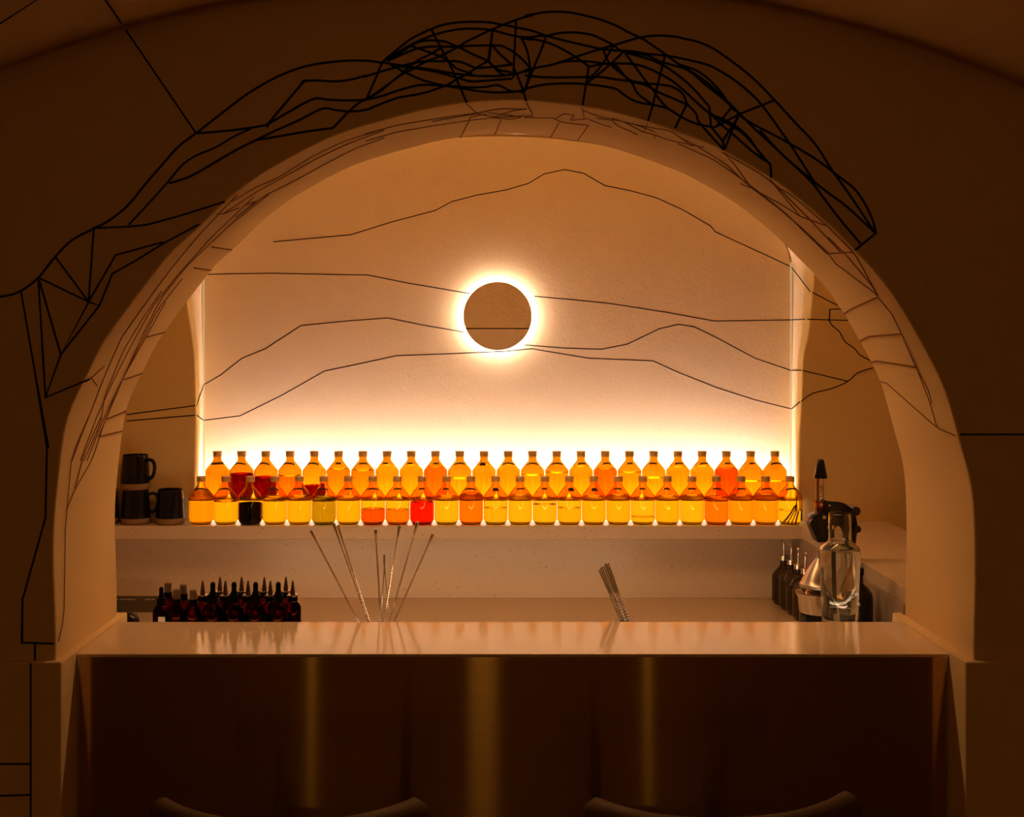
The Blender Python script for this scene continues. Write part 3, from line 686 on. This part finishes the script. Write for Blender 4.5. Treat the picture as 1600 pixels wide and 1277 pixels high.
for i, x in enumerate((316.7, 352.2, 387.6, 422.5, 457.4)):
    bit('p', x, 3.080, 0, 'dark amber bottle with pointed pipette tip, %s from the left in the middle row' % NTH[i], 'pipette bottles in the middle row', ZR)
for i, x in enumerate((343.7, 377.5, 413, 446.7)):
    bit('p', x, 3.128, 0, 'dark amber bottle with pointed pipette tip, %s from the left in the rear row' % NTH[i], 'pipette bottles in the rear row', ZR)
b = bit('d', 252, 3.06, 0, 'amber dropper bottle with a pale paper label, leftmost of the small bottles', 'small bottles behind the bar', ZR)
b.scale = (.87, .87, .87); b.rotation_euler = (0, 0, 0)
put('paper_label', box('paper_label', -.002, .017, -.0252, -.0240, .018, .056, LBL), b)
for i, (x, d) in enumerate(((262.5, 3.125), (276, 3.045), (286.5, 3.105), (302, 3.04))):
    bit('s', x, d, 0, 'small amber spray bottle with grey cap, %s from the left of the spray bottles' % NTH[i], 'small spray bottles behind the bar', ZR)
# dark board and dark jar at the left
p = P(180, 957, 3.905)
bd = thing('slate_board', 'dark olive board with pale chalk marks lying along the left end of worktop', 'board', (P(215, 957, 3.905).x, 3.92, ZW))
put('board', box('board', -.16, .11, -.012, .012, .0005, .0465, mat('slate', (.075, .06, .03), .7), .002), bd)
CH = mat('chalk', (.55, .48, .36), .9)
random.seed(3)
for xx in (-.062, -.05, -.041, -.03, -.021, -.012, .026, .036, .047):
    a = random.uniform(-.5, .5); put('chalk_mark', xform(box('chalk_mark', -.0042, .0042, -.0004, .0004, -.0011, .0011, CH), Matrix.Translation((xx, -.0125, .040))@Matrix.Rotation(a, 4, 'Y')), bd)
jx = P(203, 960, 3.30); j = thing('dark_jar', 'small dark round jar at the far left end behind the bar top', 'jar', (jx.x, 3.30, ZT))
put('body', lathe('body', [(0, 0), (.026, 0), (.028, .004), (.028, .10), (.026, .108), (.0255, .110), (0, .110)], DARKB, 28), j)
put('lid', lathe('lid', [(.0262, .108), (.0262, .114), (.024, .126), (.018, .136), (.010, .1405), (0, .142)], BLACK, 28), j)

# ------------------------------------------------------------------ mugs
def mug_meshes():
    o = [(0, 0), (.042, 0), (.0455, .003), (.0472, .010), (.0472, .020)]
    up = [(.0472, .0202), (.0462, .040), (.0440, .070), (.0418, .094), (.0408, .108), (.0396, .1115), (.0380, .1105), (.0385, .100), (.0420, .060), (.0435, .020), (.040, .012), (0, .010)]
    base = lathe('clay_foot', o+[(0, .0195)], CLAY, 40, ang=50); body = lathe('glazed_body', up, MUG, 40, ang=60)
    hp = cr([(.0415, 0, .092), (.054, 0, .096), (.066, 0, .088), (.0695, 0, .068), (.064, 0, .046), (.0535, 0, .036), (.0455, 0, .036)], 5)
    h = tube('handle', hp, .0058, MUG, 10); return base, body, h
MB_, MG_, MH_ = mug_meshes()
def mug(pxx, z, rz, label, d=4.078):
    t = thing('mug', label, 'mug', ((pxx-VX)*d/F, d, z), 'dark mugs on the shelf', rz)
    put('clay_foot', MB_, t); put('glazed_body', MG_, t); put('handle', MH_, t)
mug(212.5, ZS+.0005, .35, 'black glazed mug with tan clay foot, at the bottom of the stack')
mug(211.5, ZS+.1125, -.25, 'black glazed mug with looped handle at right, on top of the stack')
mug(266.5, ZS+.0005, 2.2, 'black glazed mug standing alone between the stack and the bottles')
mug(163.0, ZS+.0005, 2.9, 'black glazed mug mostly hidden by the arch left of the stack')

# ------------------------------------------------------------------ bar spoons
def twist(name, length, r, turns, m):
    n = int(turns*10)+1; v = []; f = []
    for i in range(n+1):
        a = 2*math.pi*turns*i/n; z = length*i/n
        for k in range(4): v.append((r*1.25*math.cos(a+k*math.pi/2)*(1 if k % 2 else .62), r*1.25*math.sin(a+k*math.pi/2)*(1 if k % 2 else .62), z))
    for i in range(n):
        for k in range(4): f.append((i*4+k, i*4+(k+1) % 4, i*4+4+(k+1) % 4, i*4+4+k))
    f += [(3, 2, 1, 0), (4*n, 4*n+1, 4*n+2, 4*n+3)]
    return mesh(name, v, f, m)
def ori(o, a, b): o.location = a; o.rotation_mode = 'QUATERNION'; o.rotation_quaternion = (Vector(b)-Vector(a)).to_track_quat('Z', 'Y')
def down_to(top, low, z): t = (z-top.z)/(low.z-top.z); return top.lerp(low, t)
S6 = lambda x, y: (470+x/6.083, 800+y/6.083)
spoons = [((92, 172), (550, 1045), 3.14, 'long twisted steel bar spoon leaning farthest left in the tin'), ((308, 105), (640, 1045), 3.135, 'twisted steel bar spoon leaning left, left one of a close pair'), ((350, 125), (652, 1045), 3.155, 'twisted steel bar spoon leaning left, right one of a close pair'),
          ((710, 165), (760, 1045), 3.12, 'twisted steel bar spoon standing almost upright in the tin'), ((940, 125), (785, 1045), 3.145, 'twisted steel bar spoon leaning slightly right, beside the tweezers'),
          ((1110, 95), (840, 1045), 3.125, 'twisted steel bar spoon, tallest of those leaning right'), ((1258, 208), (885, 1045), 3.15, 'twisted steel bar spoon leaning farthest right in the tin')]
tinx = P(592, 985, 3.135)
def tin(x, y, r, h, label):
    t = thing('mixing_tin', label, 'tin', (x, y, ZT)); put('body', lathe('body', [(0, 0), (r*.85, 0), (r*.87, .002), (r, h-.002), (r+.0012, h), (r-.0008, h), (r*.86, .005), (0, .004)], STEEL, 36), t); return t
tin(tinx.x, 3.137, .041, .130, 'steel tin behind the bar holding the long spoons')
for a, b, d, lab in spoons:
    pt, pl = P(*S6(*a), d), P(*S6(*b), 3.137); pe = down_to(pt, pl, ZT+.012); L = (pt-pe).length
    t = thing('bar_spoon', lab, 'spoon', pe, 'bar spoons in the tin'); ori(t, pe, pt)
    put('shaft', twist('shaft', L-.028, .0023, (L-.028)/.0115, CHROME), t)
    put('drop_end', lathe('drop_end', [(.0016, L-.040), (.0022, L-.030), (.0034, L-.014), (.0045, L-.004), (.0038, L-.001), (0, L)], CHROME, 12), t)
# tweezers
pt, pl, pr_ = P(*S6(793, 408), 3.13), P(*S6(766, 1000), 3.13), P(*S6(840, 1000), 3.13)
pe = Vector((pt.x, 3.13, ZT+.006)); tw = thing('tweezers', 'slim steel tweezers, shorter than the spoons around them', 'tweezers', pe)
rel = lambda p: p-pe
joint = P(*S6(794, 510), 3.13)
put('grip_end', tube('grip_end', [rel(joint), rel(pt)], [.0022, .0028], STEEL, 8), tw)
for q in (pl, pr_):
    e = down_to(joint, q, ZT+.03); put('arm', tube('arm', [rel(joint), rel(e)], [.0013, .0011], STEEL, 6), tw)
# picks
S9 = lambda x, y: (900+x/7.98, 860+y/7.98)
tx = P(986, 985, 3.13); tin(tx.x, 3.137, .034, .128, 'small steel tin behind the bar holding twisted picks')
for i, (a, b, c) in enumerate((((288, 252), (420, 545), (562, 895)), ((303, 225), (440, 545), (588, 895)), ((320, 208), (460, 540), (606, 895)), ((345, 200), (485, 535), (625, 895)), ((362, 170), (505, 535), (642, 895)), ((380, 168), (525, 540), (658, 895)), ((402, 160), (548, 580), (676, 895)))):
    d = 3.125+.006*(i % 3); A, Bm, Cc = P(*S9(*a), d+.01), P(*S9(*b), d+.005), P(*S9(*c), d); E = down_to(Bm, Cc, ZT+.012)
    t = thing('cocktail_pick', 'twisted steel pick with flat straight tip, %s from the left of the tilted bunch' % (NTH+['seventh'])[i], 'pick', E, 'steel picks in the small tin')
    L1 = (Bm-E).length; sh = put('shaft', twist('shaft', L1, .0026, L1/.016, CHROME), t); sh.rotation_mode = 'QUATERNION'; sh.rotation_quaternion = (Bm-E).to_track_quat('Z', 'Y')
    put('tip', tube('tip', [Bm-E, (A-E).lerp(Bm-E, .5), A-E], [.0020, .0019, .0018], STEEL, 6), t)

# ------------------------------------------------------------------ carafe of water
cd = 3.125; s = cd/F; cz = 1.03; cx = (1312.5-VX)*s
zz = lambda y, d=cd: EYE-(y-VY)*d/F-cz
ca = thing('water_carafe', 'clear glass carafe with a narrow neck, full of water, on the bar edge', 'carafe', (cx, cd, cz))
r1, r2, rn = 28.0*s, 31.0*s, 17.6*s
co = [(0, 0), (r1-.004, 0), (r1-.001, .002), (r1, .005), (r1, .012), (r1*1.005, .05), (r2*.99, zz(880)), (r2, zz(861)), (r2-.001, zz(857)), (r2-.005, zz(853)), (rn+.006, zz(848)), (rn+.0015, zz(845)), (rn+.0002, zz(842)), (rn, zz(839)), (rn, zz(834)), (rn, zz(808)), (rn, zz(803.5)), (rn-.0004, zz(802))]
ci = [(rn-.0014, zz(802)), (rn-.0018, zz(803.5)), (rn-.0018, zz(808)), (rn-.0018, zz(834)), (rn-.0018, zz(839)), (rn-.0016, zz(842)), (rn-.0004, zz(845.5)), (rn+.004, zz(850)), (r2-.0065, zz(855)), (r2-.003, zz(859)), (r2-.0025, zz(863)), (r1-.0024, .05), (r1-.003, .012), (r1-.008, .009), (0, .008)]
put('glass_body', lathe('glass_body', co+ci, CLEAR, 56, ang=60), ca)
e = .0003
put('water', lathe('water', [(0, .008-e), (r1-.008, .009-e), (r1-.003+e, .012), (r1-.0024+e, .05), (r2-.0025+e, zz(863)), (r2-.003+e, zz(859.5)), (r2-.004, zz(858.5)), (0, zz(858.5))], WATER, 56, ang=60), ca)

# dark bottle behind the carafe
db = thing('dark_bottle', 'large dark bottle against the right wall behind the carafe', 'bottle', ((1340-VX)*3.22/F, 3.22, ZW))
put('body', lathe('body', [(0, 0), (.036, 0), (.0385, .003), (.0385, .185), (.036, .200), (.026, .214), (.016, .222), (.014, .226), (.014, .245), (0, .245)], DARKB, 32), db)
put('stopper', lathe('stopper', [(0, .2455), (.0155, .2455), (.0155, .262), (0, .262)], RUBBER, 24), db)

# ------------------------------------------------------------------ citrus press
jk = .96; jd = 3.36; jx0 = (1281-VX)*jd/F
JP = lambda x, y: (((x-VX)*jd/F-jx0)/jk, (EYE-(y-VY)*jd/F-ZW)/jk)
jz = lambda y: JP(0, y)[1]
ju = thing('citrus_press', 'black and chrome lever citrus press standing behind the water carafe', 'citrus press', (jx0, jd, ZW)); ju.scale = (jk, jk, jk)
put('base', join('base', [box('b', -.062, .085, -.06, .09, 0, .014, BLACK, .004), lathe('b', [(0, .0142), (.050, .0142), (.055, .03), (.056, jz(959)), (0, jz(959))], BLACK, 40)], BLACK), ju)
put('cup', lathe('cup', [(0, jz(958)), (.052, jz(958)), (.057, jz(955)), (.060, jz(934)), (.0665, jz(927)), (.0670, jz(925.5)), (.0655, jz(925.5)), (.058, jz(934)), (.050, jz(950)), (0, jz(951))], CHROME, 56), ju)
rm = [(0, jz(906))]
for k in range(7): rm += [(.018+.0035*k, jz(908+3*k)), (.0205+.0035*k, jz(909.4+3*k)), (.0185+.0035*k, jz(910.6+3*k))]
put('reamer', lathe('reamer', rm+[(.044, jz(934)), (0, jz(934))], CHROME, 40, ang=20), ju)
put('bell', lathe('bell', [(.0075, jz(862)), (.0075, jz(868)), (.010, jz(872)), (.024, jz(882)), (.038, jz(894)), (.048, jz(905)), (.0535, jz(911)), (.0555, jz(912)), (.0555, jz(917)), (.053, jz(917.5)), (.050, jz(911)), (.030, jz(892)), (0, jz(880))], mat('bell_steel', (.62, .58, .54), .28, 1), 56), ju)
put('shaft', tube('shaft', [(.004, 0, jz(864)), (.004, 0, jz(842))], .0085, CHROME, 16), ju)
head = put('head', join('head', [prism('h', [JP(*q) for q in ((1262, 808), (1268, 803), (1281, 799), (1296, 801), (1297, 842), (1286, 846), (1273, 845.5), (1263, 820))], -.028, .022, BLACK, .004),
                    prism('h', [JP(*q) for q in ((1280, 784), (1284, 780), (1291, 782), (1296, 785), (1311, 789), (1312, 800), (1304, 812), (1296, 826), (1282, 826))], -.022, .026, BLACK, .005)], BLACK), ju)
rotx2 = Matrix.Rotation(math.pi/2, 4, 'X')
def disc_y(name, pxx, pyy, r, y0, y1, m, seg=28):
    x, z = JP(pxx, pyy); return xform(lathe(name, [(0, -y1), (r*.92, -y1), (r, -y1+.002) if False else (r, -y1), (r, -y0), (r*.92, -y0-.0) if False else (r, -y0), (0, -y0)], m, seg), Matrix.Translation((x, 0, z))@rotx2)
put('hub', disc_y('hub', 1269, 816, .0165, -.040, -.026, BLACK), ju)
put('frame', prism('frame', [JP(*q) for q in ((1291, 800), (1331, 800), (1337, 814), (1336.5, 850), (1323, 850), (1322, 834), (1317, 826), (1310, 823), (1303, 826), (1299.5, 834), (1299, 850), (1290, 847))], .012, .03, BLACK, .002), ju)
put('arch_arm', tube('arch_arm', [(*JP(1292, 790)[:1], .0, JP(1292, 790)[1])]+[(JP(x, y)[0], .004+.02*k, JP(x, y)[1]) for k, (x, y) in enumerate(cr([(1300, 790.5), (1312, 791), (1322, 795), (1330, 803), (1335, 815), (1336, 830), (1334, 850), (1332, 900), (1332, 965)], 4)) for k in (min(k/32, 1),)], [.0125]*2+[.0115]*32, BLACK, 14), ju)
put('knob', disc_y('knob', 1334, 797.5, .0125, -.022, .03, BLACK), ju)
put('knob', disc_y('knob', 1337.5, 826, .010, -.016, .02, BLACK), ju)
put('bolt', disc_y('bolt', 1283, 806, .005, -.034, -.026, CHROME, 14), ju); put('bolt', disc_y('bolt', 1291, 821, .006, -.034, -.020, CHROME, 14), ju)
put('bolt', disc_y('bolt', 1292, 788, .003, -.028, -.020, CHROME, 14), ju)
put('badge', disc_y('badge', 1277.5, 787, .0095, -.026, -.0225, mat('badge_red', (.30, .03, .02), .3)), ju)
put('badge_mark', disc_y('badge_mark', 1279, 787, .0042, -.0275, -.0262, mat('badge_white', (.7, .62, .55), .3), 20), ju)
put('badge_mount', prism('badge_mount', [JP(*q) for q in ((1271.5, 781), (1284, 783), (1283, 800), (1274, 803))], -.0224, .01, mat('red_enamel', (.10, .03, .015), .25), .002), ju)
put('lever', tube('lever', [(JP(1277.6, 786)[0], 0, jz(786)), (JP(1277.6, 745)[0], 0, jz(745))], .0045, mat('warm_lit_chrome', (.62, .36, .2), .2, 1), 12), ju)  # chrome lever, warm light on it put into the metal colour
put('lever', tube('lever', [(JP(1287.5, 784)[0], .004, jz(784)), (JP(1287, 745)[0], .004, jz(745))], .0016, STEEL, 8), ju)
sp = []
for k in range(8*10+1):
    a = 2*math.pi*k/10; sp.append((JP(1283.5, 0)[0]+.0042*math.cos(a), .0042*math.sin(a)+.002, jz(781)+(jz(758)-jz(781))*k/80))
put('spring', tube('spring', sp, .0009, STEEL, 5), ju)
gx = JP(1282.3, 0)[0]
put('grip', xform(lathe('grip', [(0, jz(717.5)), (.006, jz(717.8)), (.0095, jz(719.5)), (.0118, jz(726)), (.0150, jz(736)), (.0178, jz(743)), (.0186, jz(746.2)), (.0178, jz(747.4)), (0, jz(747.4))], BLACK, 28), Matrix.Translation((gx, .001, 0))), ju)

# ------------------------------------------------------------------ bar stools
def stool(xl, xr, yl, yr, label):
    d = 2.30; a, b = P(xl, yl, d), P(xr, yr, d); cx = (a.x+b.x)/2; hw = (b.x-a.x)/2; zt = (a.z+b.z)/2-.022
    t = thing('bar_stool', label, 'stool', (cx, 2.12, 0), 'bar stools in front of the bar')
    o = Vector((cx, 2.12, 0))
    pts = []
    dip = .075
    for k in range(25):
        u = -1+2*k/24; y = d-dip*(1-abs(u)**2.6)-.0; z = zt+(b.z-a.z)/2*u-.006*(1-abs(u)**3); pts.append(Vector((cx+hw*u*.965, y, z))-o)
    rr = [.026-.008*(1-abs(-1+2*k/24)**2) for k in range(25)]
    pts = [pts[0]+(pts[0]-pts[1]).normalized()*.016]+pts+[pts[-1]+(pts[-1]-pts[-2]).normalized()*.016]; rr = [.012]+rr+[.012]
    put('back_rail', tube('back_rail', pts, rr, WOOD, 16), t)
    seat = lathe('seat', [(0, .66), (.165, .66), (.185, .668), (.190, .68), (.183, .692), (.12, .688), (0, .684)], WOOD, 40)
    seat.transform(Matrix.Translation((0, .10, 0))); put('seat', seat, t)
    for sx in (-1, 1):
        put('leg', tube('leg', [(sx*.19, -.06, 0), (sx*.14, -.02, .67)], [.013, .017], WOOD, 12), t)
        put('leg', tube('leg', [(sx*.19, .27, 0), (sx*.13, .22, .67)], [.013, .017], WOOD, 12), t)
        put('back_post', tube('back_post', [(sx*.145, -.03, .66), (sx*.165, .115, zt-.012)], [.014, .012], WOOD, 12), t)
        put('stretcher', tube('stretcher', [(sx*.176, -.05, .20), (sx*.174, .255, .20)], .010, WOOD, 10), t)
    put('footrest', tube('footrest', [(-.172, .255, .24), (.172, .255, .24)], .011, STEEL, 10), t)
    return t
stool(243, 659, 1250, 1250, 'wooden bar stool with curved back rail, left of the middle light streak')
stool(921, 1334, 1250, 1240, 'wooden bar stool with curved back rail, right of the middle light streak')
